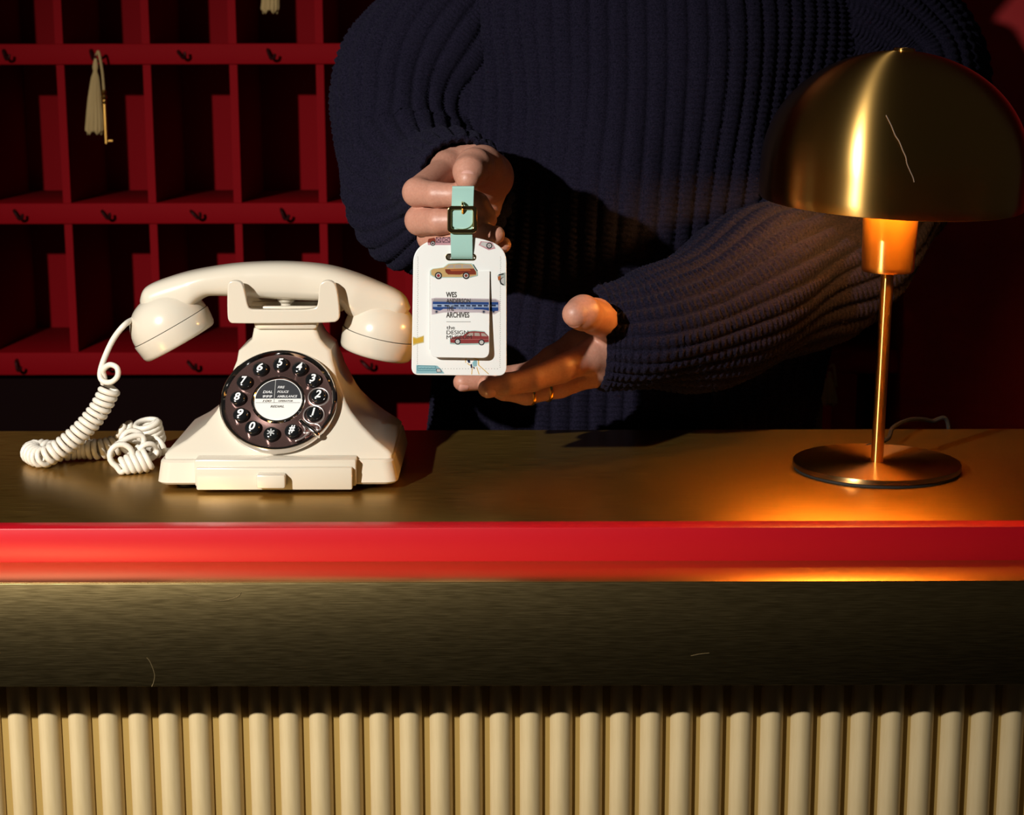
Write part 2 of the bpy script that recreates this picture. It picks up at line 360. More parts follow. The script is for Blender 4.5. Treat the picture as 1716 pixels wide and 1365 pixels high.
rings_ = [ring(a, b, c, d, z, .0045, 4) for a, b, c, d, z in A]
mk('body', *lofted(rings_), ivory, ph, 28)
zneck = A[-1, 4]; yn0, yn1 = A[-1, 2], A[-1, 3]
HYC = (yn0+yn1)/2          # handset centre line
# cradle: two U plates + saddle
YCF = HYC-.034
def cradle_plate(Y, th, name):
    q = lambda px, py: P(px, py, YCF)
    out = []
    pts = [(384, 530), (384, 480), (386, 473), (392, 471), (401, 472), (406, 476), (410, 492), (414, 512), (418, 518), (426, 520), (505, 520), (520, 519), (532, 516), (536, 508), (537, 480), (540, 474), (548, 470.5), (556, 472), (562, 478), (566, 500), (568, 528), (566, 534), (558, 538), (392, 539), (387, 537)]
    for _ in range(2): pts = [c_ for a_, b_ in zip(pts, pts[1:]+pts[:1]) for c_ in ((a_[0]*.75+b_[0]*.25, a_[1]*.75+b_[1]*.25), (a_[0]*.25+b_[0]*.75, a_[1]*.25+b_[1]*.75))]
    W2 = [(q(*p)[0], q(*p)[2]) for p in pts]
    V, Fc = curve2d([W2], th/2-.0012, .0012)
    V = np.stack([V[:, 0], Y-V[:, 2], V[:, 1]], 1); Fc = [f[::-1] for f in Fc]
    return mk(name, V, Fc, ivory, ph, 40)
cradle_plate(YCF, .008, 'cradle_fork'); cradle_plate(HYC+.034, .008, 'cradle_fork')
zc0, zc1 = P(466, 541, YCF)[2], P(466, 524, YCF)[2]
mk('saddle', *box(P(424, 530, YCF)[0], P(531, 530, YCF)[0], YCF+.002, HYC+.032, zneck-.004, zc1-.001, .004), ivory, ph)
for yy in (HYC-.012, HYC+.02): mk('saddle_bar', *box(P(408, 515, YCF)[0], P(545, 515, YCF)[0], yy-.003, yy+.003, zc1-.002, zc1+.0035, .0015), ivory, ph)
c = P(480, 510, HYC); v, f = lathe([(.0052, zc1-.002), (.0052, zc1+.004), (.0085, zc1+.007), (.008, zc1+.010), (.0001, zc1+.0105)], 20)
mk('hook_switch', np.array(v)+[c[0], HYC, 0], f, ivory, ph)
# handset
q = lambda px, py: P(px, py, HYC)
hs_top = [(236, 500), (240, 487), (248, 478), (270, 468), (312, 455), (358, 446), (405, 440), (466, 437.5), (520, 440), (560, 446), (600, 458), (640, 474), (666, 486), (680, 498), (688, 515)]
hs_bot = [(252, 535), (275, 535), (300, 530), (322, 520), (334, 506), (346, 497), (360, 494), (410, 496), (466, 500), (520, 502), (556, 504), (572, 510), (582, 524), (600, 538), (630, 545), (665, 548)]
tp = catmull([(*q(*p)[[0, 2]], 0) for p in hs_top], 6)[:, :2]; bt = catmull([(*q(*p)[[0, 2]], 0) for p in hs_bot], 6)[:, :2]
tp, _ = resample(np.c_[tp, 0*tp[:, 0]], .002); bt, _ = resample(np.c_[bt, 0*bt[:, 0]], .002)
K = 90
tt = np.stack([np.interp(np.linspace(0, 1, K), np.linspace(0, 1, len(tp)), tp[:, k]) for k in (0, 1)], 1)
bb = np.stack([np.interp(np.linspace(0, 1, K), np.linspace(0, 1, len(bt)), bt[:, k]) for k in (0, 1)], 1)
NA = 32; ang = np.linspace(0, 2*PI, NA, endpoint=False); V = []
for k in range(K):
    t = k/(K-1); mid = (tt[k]+bb[k])/2; hv = (tt[k]-bb[k])/2; hw = np.interp(t, [0, .04, .2, .4, .6, .8, .96, 1], [.012, .02, .024, .0215, .0215, .024, .02, .012])
    for an in ang:
        cs, sn = math.cos(an), math.sin(an); e = .72
        cs = math.copysign(abs(cs)**e, cs); sn = math.copysign(abs(sn)**e, sn)
        V.append((mid[0]+hv[0]*sn, HYC-hw*cs, mid[1]+hv[1]*sn))
Fc = [list(f) for f in gridfaces(K, NA)]+[list(range(NA))[::-1], list(range((K-1)*NA, K*NA))]
hs = mk('handset', V, Fc, ivory, ph, 50)
def cup(cpx, cpy, slope, rpx, dome_h, cap_h, inward, name):
    c = q(cpx, cpy); s = np.linalg.norm(q(cpx+1, cpy)-c); R = rpx*s
    ax = unit([math.sin(slope)*inward, 0, math.cos(slope)])       # dome direction
    ux = unit(np.cross([0, 1, 0], ax)); uy = np.cross(ax, ux)
    M_ = basis(c, ux, uy, ax); th = np.linspace(0, PI/2, 14)
    dome = [(R*1.0*max(math.cos(t), .002)**.8, dome_h*s*math.sin(t)) for t in th]
    d_ = mk(name, *lathe([(R*.9, -.002)]+dome, 48, M_), ivory, hs, 40)
    ch = cap_h*s; cp = [(R*1.02, -.0006), (R*1.025, -.002), (R*.985, -ch*.8), (R*.95, -ch*.94), (R*.90, -ch), (R*.6, -ch*1.03), (R*.55, -ch*.96), (.001, -ch*.96)]
    mk(name+'_cap', *lathe(cp, 48, M_), ivory, hs, 40)
    return c, ax, R, s
cupL = cup(286, 546, math.radians(29), 68, 60, 33, -1, 'mouthpiece')
cupR = cup(637, 558, math.radians(14), 62, 56, 36, 1, 'earpiece')
# dial
DV = np.array([0, math.sin(AL), math.cos(AL)]); DU = np.array([1.0, 0, 0])
DC = PP(468, 677, FP0, FN)
DM = basis(DC, DU, DV, FN)
def D(x, y, h=0.0): return DC+DU*x+DV*y+FN*h
RD = .0535; DH = .0085
dl_ = mk('dial', *lathe([(RD*.90, DH*.86), (RD*.88, DH*.82), (RD*.5, DH*.80), (RD*.46, DH*.95), (.0001, DH*.95)], 96, DM), chrome_reflect_tint, ph, 40)
mk('dial_rim', *lathe([(RD*.97, -.004), (RD*.985, DH*.3), (RD, DH*.55), (RD*.995, DH*.9), (RD*.965, DH*1.12), (RD*.93, DH*1.1), (RD*.895, DH*.84)], 96, DM), chrome, dl_, 40)
mk('centre_rim', *lathe([(RD*.47, DH*.85), (RD*.455, DH*1.0), (RD*.44, DH*1.12), (RD*.415, DH*1.14), (RD*.395, DH*1.0)], 96, DM), chrome, dl_, 40)
dl_['label'] = 'round chrome dial'
def flat(name, poly, h, M, parent, mapf=D, sides=None):
    V, Fc = curve2d(poly if isinstance(poly[0][0], (list, tuple)) else [poly], .00004)
    return mk(name, [mapf(v[0], v[1], h+v[2]) for v in V], Fc, M, parent, 0)
RC = RD*.40
card = flat('dial_card', circ(0, 0, RC, 48), DH*1.0+.0002, disc_white, dl_)
half = [(RC*.965*math.cos(t), RC*.965*math.sin(t)) for t in np.linspace(math.radians(2), math.radians(178), 30)]
# split charcoal half by a thin white rule
lx = -.0036
left = [p for p in half if p[0] < lx-.0002]; right = [p for p in half if p[0] > lx+.0002]
yl = RC*.965*math.sin(math.radians(2))
flat('card_field', [(lx-.0002, yl)]+[(lx-.0002, math.sqrt((RC*.965)**2-lx**2))]+left, DH+.0004, disc_dark, dl_)
flat('card_field', right+[(lx+.0002, math.sqrt((RC*.965)**2-lx**2)), (lx+.0002, yl)], DH+.0004, disc_dark, dl_)
flat('card_rule', [(-RC*.94, -.0036), (RC*.94, -.0036), (RC*.94, -.0033), (-RC*.94, -.0033)], DH+.0004, ink_grey, dl_)
flat('card_rule', [(lx-.00015, -.0034), (lx+.00015, -.0034), (lx+.00015, yl), (lx-.00015, yl)], DH+.0004, ink_grey, dl_)
def write(s, x0, y0, x1, y1, h, M, parent, mapf=D, off=.0, shear=0.0, name='lettering'):
    V, Fc = fontmesh(s, off, shear); V = fitbox(V, x0, y0, x1, y1)
    return mk(name, [mapf(v[0], v[1], h) for v in V], Fc, M, parent, 0)
hh = DH+.0006
for s, x0, x1, y0, y1, mm in (('DIAL', -.0143, -.0056, .0064, .0090, white_ink), ('999', -.0143, -.0056, .0016, .0042, white_ink), ('FIRE', -.0012, .0052, .0114, .0138, white_ink), ('POLICE', -.0012, .0092, .0066, .0090, white_ink), ('AMBULANCE', -.0012, .0172, .0018, .0042, white_ink),
                              ('100', -.0140, -.0060, -.0028, -.0006, ink_grey), ('OPERATOR', .0002, .0132, -.0026, -.0009, ink_grey), ('REDIAL', -.0065, .0058, -.0086, -.0062, ink_grey)):
    write(s, x0, y0, x1, y1, hh, mm, dl_, off=.01, shear=.25)
RB = .0365; br = .0070
bprof = [(br*1.02, DH*.78), (br*1.0, DH*.8+.0028), (br*.93, DH*.8+.0045), (br*.72, DH*.8+.0056), (br*.4, DH*.8+.0061), (.0001, DH*.8+.0062)]
for ch, an in (('5', 90), ('4', 61), ('3', 33), ('2', 5), ('1', -25), ('#', -66), ('*', -96), ('0', -125), ('9', -153), ('8', 179), ('7', 151), ('6', 120)):
    bx_, by_ = RB*math.cos(math.radians(an)), RB*math.sin(math.radians(an))
    b_ = mk('button', *lathe(bprof, 28, basis(D(bx_, by_), DU, DV, FN)), button_black, dl_, 60)
    wd_ = .0032 if ch == '1' else .0056; sc = 1.0
    if ch == '*':
        bars = []
        for k in range(3):
            t = PI/2+k*PI/3; cx, sx = math.cos(t), math.sin(t); L_ = .0036; h_ = .0006
            bars.append([(bx_+cx*L_-sx*h_, by_+sx*L_+cx*h_), (bx_-cx*L_-sx*h_, by_-sx*L_+cx*h_), (bx_-cx*L_+sx*h_, by_-sx*L_-cx*h_), (bx_+cx*L_+sx*h_, by_+sx*L_-cx*h_)])
        vs_ = [curve2d([b], .00004) for b in bars]; V, Fc = join(*vs_)
        mk('numeral', [D(v[0], v[1], DH*.8+.0064) for v in V], Fc, white_ink, dl_, 0)
    else:
        write(ch, bx_-wd_/2, by_-.0038, bx_+wd_/2, by_+.0042, DH*.8+.0064, white_ink, dl_, off=.028, shear=.22, name='numeral')
for an in (5, -25):
    cx, cy = RB*math.cos(math.radians(an)), RB*math.sin(math.radians(an))
    pts = [D(cx+.0092*math.cos(t), cy+.0092*math.sin(t), DH*.84+.0004) for t in np.linspace(0, 2*PI, 41)]
    mk('button_ring', *tube(pts, .0009, 8, False), chrome_soft, dl_, 180)
stop = catmull([D(.0215, -.0225, DH+.0015), D(.026, -.0275, DH+.003), D(.032, -.0330, DH+.0035), D(.0375, -.0370, DH+.002), D(.0385, -.0365, DH*.6)], 6)
mk('finger_stop', *tube(stop, [.0016]*len(stop), 10, n0=FN, flat=1.3), chrome, dl_, 180)
stop = catmull([D(.0235, -.0262, DH+.001), D(.0262, -.0320, DH+.001), D(.0255, -.0352, DH+.001), D(.0300, -.0345, DH+.001), D(.0245, -.0400, DH+.001), D(.018, -.0435, DH+.001)], 6)
mk('stop_spring', *tube(stop, .0008, 8), chrome_soft, dl_, 180)
stop = catmull([D(.0340, -.0255, DH+.001), D(.0385, -.0275, DH+.001), D(.0400, -.0310, DH+.001), D(.0370, -.0320, DH+.001), D(.0362, -.0290, DH+.001)], 6)
mk('stop_spring', *tube(stop, .0008, 8), chrome_soft, dl_, 180)
# ------------------------------------------------------------------ telephone cord (part of the telephone)
def helix(path, R, pitch, phase=0.0, seg=16, n0=None):
    p, s = resample(np.asarray(path, float), pitch/seg); t, N, B = frames(p, n0)
    a_ = 2*PI*s/pitch+phase; R = np.interp(np.linspace(0, 1, len(p)), np.linspace(0, 1, len(np.atleast_1d(R))), np.atleast_1d(R))
    return p+R[:, None]*(np.cos(a_)[:, None]*N+np.sin(a_)[:, None]*B)
Yc = .100
lead = [P(236, 533, HYC-.012), P(222, 536, HYC-.012), P(208, 545, .10), P(190, 568, .10), P(175, 600, .098), P(168, 625, .096), P(172, 638, .094), P(186, 640, .091), P(197, 630, .089), P(196, 616, .090), P(184, 611, .093), P(173, 620, .096), P(175, 634, .098)]
sp_ = [P(186, 648, .098), P(170, 680, .096), P(152, 705, .094), P(128, 730, .091), P(100, 752, .089), P(72, 766, .090), P(56, 766, .100), PZ(60, 768, CT+.0105)*[1, 1, 1], PZ(90, 762, CT+.0105), PZ(130, 757, CT+.0105), PZ(170, 752, CT+.0105), PZ(200, 744, CT+.014)]
sp_[6] = P(53, 768, .108); sp_[7] = P(66, 762, .122); sp_[8] = PZ(95, 756, CT+.0107); sp_[9] = PZ(135, 752, CT+.0107)
for k in (5,): sp_[k][2] = max(sp_[k][2], CT+.0107)
for k in (6, 7): sp_[k][2] = CT+.0108
pth = catmull(sp_, 12)
coil = helix(pth, .0079, .0060)
def loop(cx, cy, Y, r, turns, axis, adv, ph0=0.0, seg=18):
    c = P(cx, cy, Y); ax = unit(axis); u = unit(np.cross(ax, [0, .3, 1])); w = np.cross(ax, u); o_ = []
    for k in range(int(turns*seg)+1):
        t = 2*PI*k/seg; o_.append(c+ax*adv*(k/seg-turns/2)+r*(math.cos(t+ph0)*u+math.sin(t+ph0)*w))
    return np.array(o_)
knot = [loop(212, 722, .125, .0085, 2, (.8, .2, -.6), .0058), loop(250, 722, .120, .0115, 4, (.15, .3, -1), .0052), loop(262, 748, .11, .0085, 1.2, (.6, .5, .2), .006),
        loop(222, 740, .085, .0105, 1.6, (.3, -1, .2), .004), loop(203, 763, .068, .0105, 2.2, (.2, -1, .15), .0035), loop(226, 778, .072, .0095, 5, (1, .25, .35), .0054, 1.0), loop(246, 755, .085, .0085, 1.5, (.4, -.8, -.5), .005)]
def bridge(lst):
    pts = [lst[0]]
    for a_, b_ in zip(lst[:-1], lst[1:]):
        ta = (a_[-1]-a_[-2]); tb = (b_[1]-b_[0]); d = np.linalg.norm(b_[0]-a_[-1]); ta = ta/np.linalg.norm(ta)*d*.8; tb = tb/np.linalg.norm(tb)*d*.8
        t = np.linspace(0, 1, 12)[1:-1, None]
        pts += [(2*t**3-3*t**2+1)*a_[-1]+(t**3-2*t**2+t)*ta+(-2*t**3+3*t**2)*b_[0]+(t**3-t**2)*tb, b_]
    return np.vstack(pts)
tail = catmull([P(262, 757, .10), P(272, 755, .11), P(290, 754, .125)], 6)
leadp = catmull(lead, 8)
allp = bridge([leadp, coil]+knot+[tail])
allp[:, 2] = np.maximum(allp[:, 2], CT+.0030)
mk('coiled_cord', *tube(allp, .0028, 8, flat=.93), ivory_cord, ph, 180)['label'] = 'curly off-white handset cord with a tangled knot'
# ------------------------------------------------------------------ lamp
LB = PZ(1469, 775, CT+.006); LX, LY = LB[0], LB[1]; ls = np.linalg.norm(P(1470, 775, LY)-P(1469, 775, LY))
lamp = thing('table_lamp', 'brass mushroom table lamp with domed shade glowing on the counter', 'lamp', (LX, LY, CT))
Rb = 139*ls
def latho(prof, n=64): v, f = lathe(prof, n); return np.array(v)+[LX, LY, 0], f
def own(name, vf, M, ang_=40):
    if name not in ('foot_pad', 'base'):
        th_ = math.radians(1.0); v_ = np.array(vf[0])-[LX, LY, CT]
        vf = (np.stack([v_[:, 0]*math.cos(th_)+v_[:, 2]*math.sin(th_), v_[:, 1], v_[:, 2]*math.cos(th_)-v_[:, 0]*math.sin(th_)], 1)+[LX, LY, CT], vf[1])
    # separate origin on the lamp axis so that the radial brushing turns about it
    return mk(name, *vf, M, lamp, ang_)
own('foot_pad', latho([(.0001, CT+.0002), (Rb*.985, CT+.0002), (Rb*.985, CT+.0022), (.0001, CT+.0022)]), black_rub)
own('base', latho([(Rb*.97, CT+.002), (Rb, CT+.003), (Rb, CT+.0068), (Rb*.993, CT+.0075), (.0045, CT+.0075)], 96), lamp_base_brass)
def zlamp(py): return P(1480, py, LY)[2]
zcb, zct, zrim, ztop_ = zlamp(455), zlamp(352), P(1497, 338, LY)[2], P(1525, 84, LY)[2]
own('pole', latho([(.0001, CT+.006), (10.3*ls, CT+.006), (10.3*ls, zcb+.002), (.0001, zcb+.002)], 32), lamp_brass)
rc = 44*ls
own('socket', latho([(.002, zcb), (rc*.9, zcb), (rc*.955, zcb+.0015), (rc*.97, zcb+.005), (rc*1.03, zrim+.004), (rc*.99, zrim+.004), (rc*.94, zrim-.004), (.001, zrim-.010)], 64), lamp_brass)
Rs = 214*ls; Hs = ztop_-zrim
tilt = Matrix.Rotation(math.radians(1.2), 4, 'Y') @ Matrix.Rotation(math.radians(3.2), 4, 'X')
pv = Vector((LX, LY, zrim+.03))
def tilted(v): return [tuple(tilt @ (Vector(p)-pv)+pv) for p in v]
zh = .24*Hs
def domep(off):
    pr = [((Rs-off)*(.985+.015*min(1, t*6)), zrim+zh*t) for t in np.linspace(0, 1, 8)]
    pr += [((Rs-off)*math.cos(t), zrim+zh+(Hs-zh-off)*math.sin(t)) for t in np.linspace(0.04, PI/2-.03, 30)]; return pr
v, f = latho(domep(0), 128)
sh = own('lamp_shade', (tilted(v), f), lamp_brass, 60)
v, f = latho([domep(0)[0], (Rs*.975, zrim-.0004)]+domep(.0022), 128); own('shade_lining', (tilted(v), [q_[::-1] for q_ in f]), inner_brass, 60)
v, f = latho([(.0001, ztop_-.002), (.0095, ztop_-.0018), (.0098, ztop_+.0008), (.0088, ztop_+.0022), (.0001, ztop_+.0024)][::-1], 32)
own('shade_cap', (tilted(v), f), lamp_brass)
# thin pale zigzag line on the lamp dome
sc = []
for px, py in ((1485, 193), (1494, 211), (1500, 226), (1507, 237), (1513, 252), (1518, 263), (1520, 274), (1525, 286), (1530, 297), (1532, 305)):
    d = ray(px, py); o_ = CAM; c0 = np.array([LX+.005, LY, zrim+zh]); k = (Hs-zh)/Rs
    S_ = np.array([1, 1, 1/k]); oo = (o_-c0)*S_; dd = d*S_; b = np.dot(oo, dd); a_ = np.dot(dd, dd); cc = np.dot(oo, oo)-(Rs*1.002)**2
    disc = b*b-a_*cc
    if disc > 0: sc.append(o_+d*((-b-math.sqrt(disc))/a_))
line_m = mat('pale_line', (0.55, 0.42, 0.34), 0.5, 0.6)
mk('fine_mark', *tube(catmull(sc, 4), .00045, 6), line_m, lamp)
bulb_m = mat('bulb_glow', (1, .8, .5), 0.4, Emission_Strength=210.0); bsdf(bulb_m).inputs['Emission Color'].default_value = (1.0, 0.49, 0.11, 1)
v, f = latho([(.010, zrim-.009), (.0115, zrim-.006)]+[(.025*math.sin(t), zrim+.018-.025*math.cos(t)) for t in np.linspace(.5, PI-.001, 20)], 32)
own('bulb', (v, f), bulb_m, 180)
cp = catmull([[LX+.004, LY+Rb*.9, CT+.006], P(1487, 735, LY+.09), P(1497, 716, LY+.12), P(1525, 703, LY+.16), P(1560, 705, LY+.19), P(1590, 722, LY+.2), [LX+.11, YB+.02, CT-.15], [LX+.10, YB+.03, CT-.5]], 10)
mk('power_cord', *tube(cp, .0022, 8), black_rub, lamp)
# ------------------------------------------------------------------ luggage tag
TP0 = P(770, 514, -.012); TN = unit([0.06, -1, .10])
def T(zx, zy, off=0.0): return PP(680+zx/5.2526, 380+zy/5.2526, TP0, TN)+TN*off
tg = thing('luggage_tag', 'white luggage tag printed with small cars on a mint buckled strap', 'luggage tag', tuple(P(770, 628, -.012)))
def prism(poly, h0, h1, bev, name, M, parent, mapf=T, ang_=40):
    polys = poly if isinstance(poly[0][0], (list, tuple)) else [poly]
    sc_ = 1/ (5.2526*1900)   # metres per unit
    V, Fc = curve2d(polys, max((h1-h0)/2-bev, 1e-5)/sc_, bev/sc_)
    return mk(name, [mapf(v[0], v[1], (h0+h1)/2+v[2]*sc_) for v in V], Fc, M, parent, ang_)
arc = []
def qb(p0, p1, p2, n=8): return [tuple((1-t)**2*np.array(p0)+2*t*(1-t)*np.array(p1)+t*t*np.array(p2)) for t in np.linspace(0, 1, n)]
outline = qb((72, 300), (80, 190), (190, 140), 10)+qb((240, 120), (470, 60), (690, 118), 12)+qb((760, 140), (880, 190), (881, 310), 10)+qb((882, 1235), (880, 1303), (815, 1304), 8)+qb((115, 1298), (58, 1296), (57, 1235), 8)
slot = rrect(356, 240, 612, 290, 24)
body_ = prism([outline, slot], -.0028, 0, .0006, 'body', tag_white, tg); body_['label'] = 'white rounded panel'
mk('back_board', *(lambda vf: ([T(v[0], v[1], -.0034+v[2]*.0) for v in vf[0]], vf[1]))(curve2d([outline], .0001)), tag_white, tg, 0)
prism([rrect(352, 236, 616, 294, 27), rrect(360, 245, 607, 285, 19)], 0, .0006, .0002, 'eyelet', gold, tg)
flapo = [(218, 395)]+qb((214, 1075), (214, 1136), (270, 1140), 7)+qb((670, 1146), (728, 1146), (729, 1085), 7)+[(736, 392)]
def TF(x, y, off=0.0): t = (y-392)/750; return T(x, y, off+.0004+.0052*max(t, 0)**1.3)
flapo2 = []
for a_, b_ in zip(flapo, flapo[1:]+flapo[:1]):
    n_ = max(1, int(math.hypot(a_[0]-b_[0], a_[1]-b_[1])/60))
    flapo2 += [(a_[0]+(b_[0]-a_[0])*k/n_, a_[1]+(b_[1]-a_[1])*k/n_) for k in range(n_)]
flap = prism(flapo2, 0, .0012, .0003, 'pocket_flap', tag_white, tg, TF)
dec = {}
def col(name, c, rough=.5):
    if name not in dec: dec[name] = mat(name, c, rough)
    return dec[name]
def lay(h, mapf): return .00125+(h-.0012)*.15 if mapf is TF else (.00205+(h-.0016)*.12 if h >= .0016 else h*.2)
def decal(polys, M, mapf=T, h=.0004, parent=body_, name='print'):
    h = lay(h, mapf)
    vf = [curve2d([p], .00001) for p in polys]; V, Fc = join(*vf)
    return mk(name, [mapf(v[0], v[1], h) for v in V], Fc, M, parent, 0)
cream = col('print_cream', (.80, .58, .26)); wood = col('print_wood', (.33, .05, .02)); teal = col('print_aqua_halo', (.60, .78, .74)); glass_p = col('print_grey_glass', (.62, .54, .48)); tyre = col('print_black', (.03, .025, .03)); hub = col('print_hub_white', (.78, .78, .76)); hubred = col('print_hub_red', (.45, .02, .03))
blue = col('print_blue', (.02, .09, .36)); blue2 = col('print_light_blue', (.52, .64, .82)); roofg = col('print_grey', (.52, .48, .50)); redc = col('print_red', (.42, .06, .06)); yel = col('print_yellow', (.85, .58, .06)); pink = col('print_pink', (.75, .45, .50)); aqua = col('print_aqua', (.42, .70, .76)); tealink = col('print_teal_ink', (.05, .28, .34)); plum = col('print_plum', (.10, .03, .06)); navy = col('print_navy', (.02, .04, .12)); orange = col('print_orange', (.65, .20, .05))
def wheel(cx, cy, r, hubm, mapf=T, h=.0007, parent=body_, squash=1.0):
    decal([circ(cx, cy, r, 20)], tyre, mapf, h, parent); decal([circ(cx, cy, r*.66, 16)], hub, mapf, h+.0002, parent); decal([circ(cx, cy, r*.42, 12)], hubm, mapf, h+.0004, parent)
# wood panelled wagon (sits across the flap's top)
car = [(225, 420), (222, 385), (240, 370), (335, 358), (375, 328), (470, 322), (575, 328), (600, 365), (620, 395), (622, 425), (560, 440), (260, 440)]
decal([[((x-420)*1.045+420, (y-385)*1.12+385) for x, y in car]], teal, T, .0016)
decal([car], cream, T, .0019)
decal([[(345, 372), (600, 366), (617, 395), (617, 418), (560, 420), (520, 405), (480, 420), (372, 418), (350, 398)]], wood, T, .0022)
decal([[(385, 375), (560, 372), (575, 384), (400, 388)]], orange, T, .0024)
decal([[(352, 362), (382, 335), (420, 332), (420, 362)], [(428, 332), (490, 330), (492, 362), (428, 362)], [(500, 330), (560, 333), (588, 362), (500, 362)]], glass_p, T, .0022)
wheel(287, 428, 32, hubred, T, .0024); wheel(530, 428, 31, wood, T, .0024)
# railway carriage, part on flap, part on the panel
def TFS(x, y, off=0.0): return TF(x, y, off) if x < 736 else T(x, y, off)
def splitx(polys, M, h):
    def clip(p, xc, keep_left):
        o_ = []
        for (a_, b_) in zip(p, p[1:]+p[:1]):
            ia = (a_[0] <= xc) == keep_left; ib = (b_[0] <= xc) == keep_left
            if ia: o_.append(a_)
            if ia != ib: t = (xc-a_[0])/(b_[0]-a_[0]); o_.append((xc, a_[1]+t*(b_[1]-a_[1])))
        return o_
    L_ = [c_ for c_ in (clip(p, 731, True) for p in polys) if len(c_) > 2]; R_ = [c_ for c_ in (clip(p, 738, False) for p in polys) if len(c_) > 2]
    if L_: decal(L_, M, TF, .0012+h, flap)
    if R_: decal(R_, M, T, h, body_)
splitx([[(228, 770), (225, 630), (260, 622), (790, 632), (828, 650), (828, 740), (780, 770), (640, 752), (330, 752)]], col('print_pink_halo', (.76, .68, .72)), .0003)
splitx([[(236, 652), (250, 632), (790, 640), (812, 655), (812, 664), (236, 664)]], roofg, .0005)
splitx([[(236, 656), (814, 662), (814, 738), (760, 742), (680, 726), (330, 720), (300, 735), (236, 722)]], blue, .0007)
splitx([[(238, 678), (812, 684), (812, 708), (238, 702)]], blue2, .0009)
splitx([[(x, 684), (x+38, 685), (x+38, 700), (x, 699)] for x in (276, 340, 425, 478, 530, 580, 632, 684, 755)], navy, .0011)
splitx([[(x, 711), (x+w_, 711), (x+w_, 718), (x, 718)] for x, w_ in ((440, 30), (474, 22), (500, 30), (536, 18), (558, 40))], blue2, .0011)
splitx([circ(x, 745, 17, 14) for x in (270, 685, 772)], roofg, .0005)
splitx([circ(x, 745, 9, 10) for x in (270, 685, 772)], navy, .0007)
# red estate car on the flap
car = [(392, 1015), (390, 985), (415, 965), (500, 955), (545, 920), (600, 915), (690, 922), (727, 960), (729, 1010), (640, 1020), (480, 1022)]
decal([[((x-560)*1.03+560 if x < 560 else x, (y-970)*1.2+972) for x, y in car]], teal, TF, .0013, flap)
decal([car], redc, TF, .0015, flap)
decal([[(530, 955), (560, 930), (592, 928), (592, 956)], [(602, 928), (645, 930), (652, 957), (602, 956)], [(660, 932), (690, 934), (718, 960), (664, 958)]], glass_p, TF, .0017, flap)
decal([[(400, 984), (728, 984), (728, 988), (400, 988)]], col('print_pale_pink', (.62, .30, .28)), TF, .0017, flap)
wheel(455, 1005, 27, hub, TF, .0018, flap); wheel(664, 1012, 27, hub, TF, .0018, flap)
# lorry chassis at the top left, tail of a white car at the top right
decal([[(195, 160), (190, 125), (230, 105), (300, 96), (395, 90), (395, 160)]], pink, T, .0003)
for x0_, x1_ in ((268, 310), (325, 388)):
    y0_, y1_ = 92, 136
    def bar(p, q_, w_=2.5): d = unit(np.array([q_[0]-p[0], q_[1]-p[1]])); n_ = np.array([-d[1], d[0]])*w_; return [tuple(np.array(p)+n_), tuple(np.array(p)-n_), tuple(np.array(q_)-n_), tuple(np.array(q_)+n_)]
    decal([bar((x0_, y0_), (x1_, y1_)), bar((x0_, y1_), (x1_, y0_)), bar((x0_, y0_), (x0_, y1_)), bar((x1_, y0_), (x1_, y1_)), bar((x0_, y1_), (x1_, y1_)), bar((x0_, y0_), (x1_, y0_))], plum, T, .0006)
decal([[(190, 138), (200, 105), (250, 95), (262, 110), (262, 138)]], wood, T, .0005)
wheel(238, 145, 22, plum, T, .0007)
decal([[(640, 160), (660, 125), (760, 135), (790, 190), (730, 205)]], pink, T, .0003)
decal([[(655, 158), (670, 132), (755, 142), (775, 180), (735, 190)]], hub, T, .0005)
wheel(735, 165, 27, roofg, T, .0007)
# motor scooter cut by the right edge
decal([[(805, 430), (825, 412), (878, 400), (878, 520), (850, 515), (815, 470)]], col('print_pale_sage', (.60, .66, .62)), T, .0003)
decal([[(810, 440), (835, 425), (838, 470), (812, 468)]], orange, T, .0005); decal([[(815, 420), (860, 408), (864, 418), (818, 428)]], tyre, T, .0006)
decal([circ(862, 478, 36, 20)[5:16]], tyre, T, .0006); decal([circ(866, 474, 29, 20)[5:16]], hub, T, .0008)
# yellow three-wheeler on the left edge
decal([[(62, 965), (95, 975), (160, 955), (160, 1018), (100, 1030), (64, 1045)]], col('print_pale_yellow', (.80, .70, .36)), T, .0003)
decal([[(62, 975), (95, 985), (155, 965), (152, 1010), (98, 1022), (64, 1030)]], yel, T, .0005)
# pale blue coach at the bottom left
decal([[(92, 1215), (275, 1220), (310, 1250), (340, 1290), (92, 1290)]], aqua, T, .0003)
decal([bar((104, 1222), (262, 1224), 2), bar((104, 1222), (104, 1262), 2), bar((262, 1224), (268, 1262), 2), bar((104, 1264), (268, 1264), 2)]+[bar((112+k*15, 1246+3*(k % 2)), (124+k*15, 1240+6*((k+1) % 2)), 3) for k in range(10)], tealink, T, .0006)
decal([[(270, 1250), (300, 1248), (314, 1276), (274, 1278)]], hub, T, .0006); decal([bar((270, 1250), (300, 1248), 2), bar((300, 1248), (314, 1276), 2), bar((314, 1276), (274, 1278), 2), bar((274, 1278), (270, 1250), 2)], plum, T, .0007)
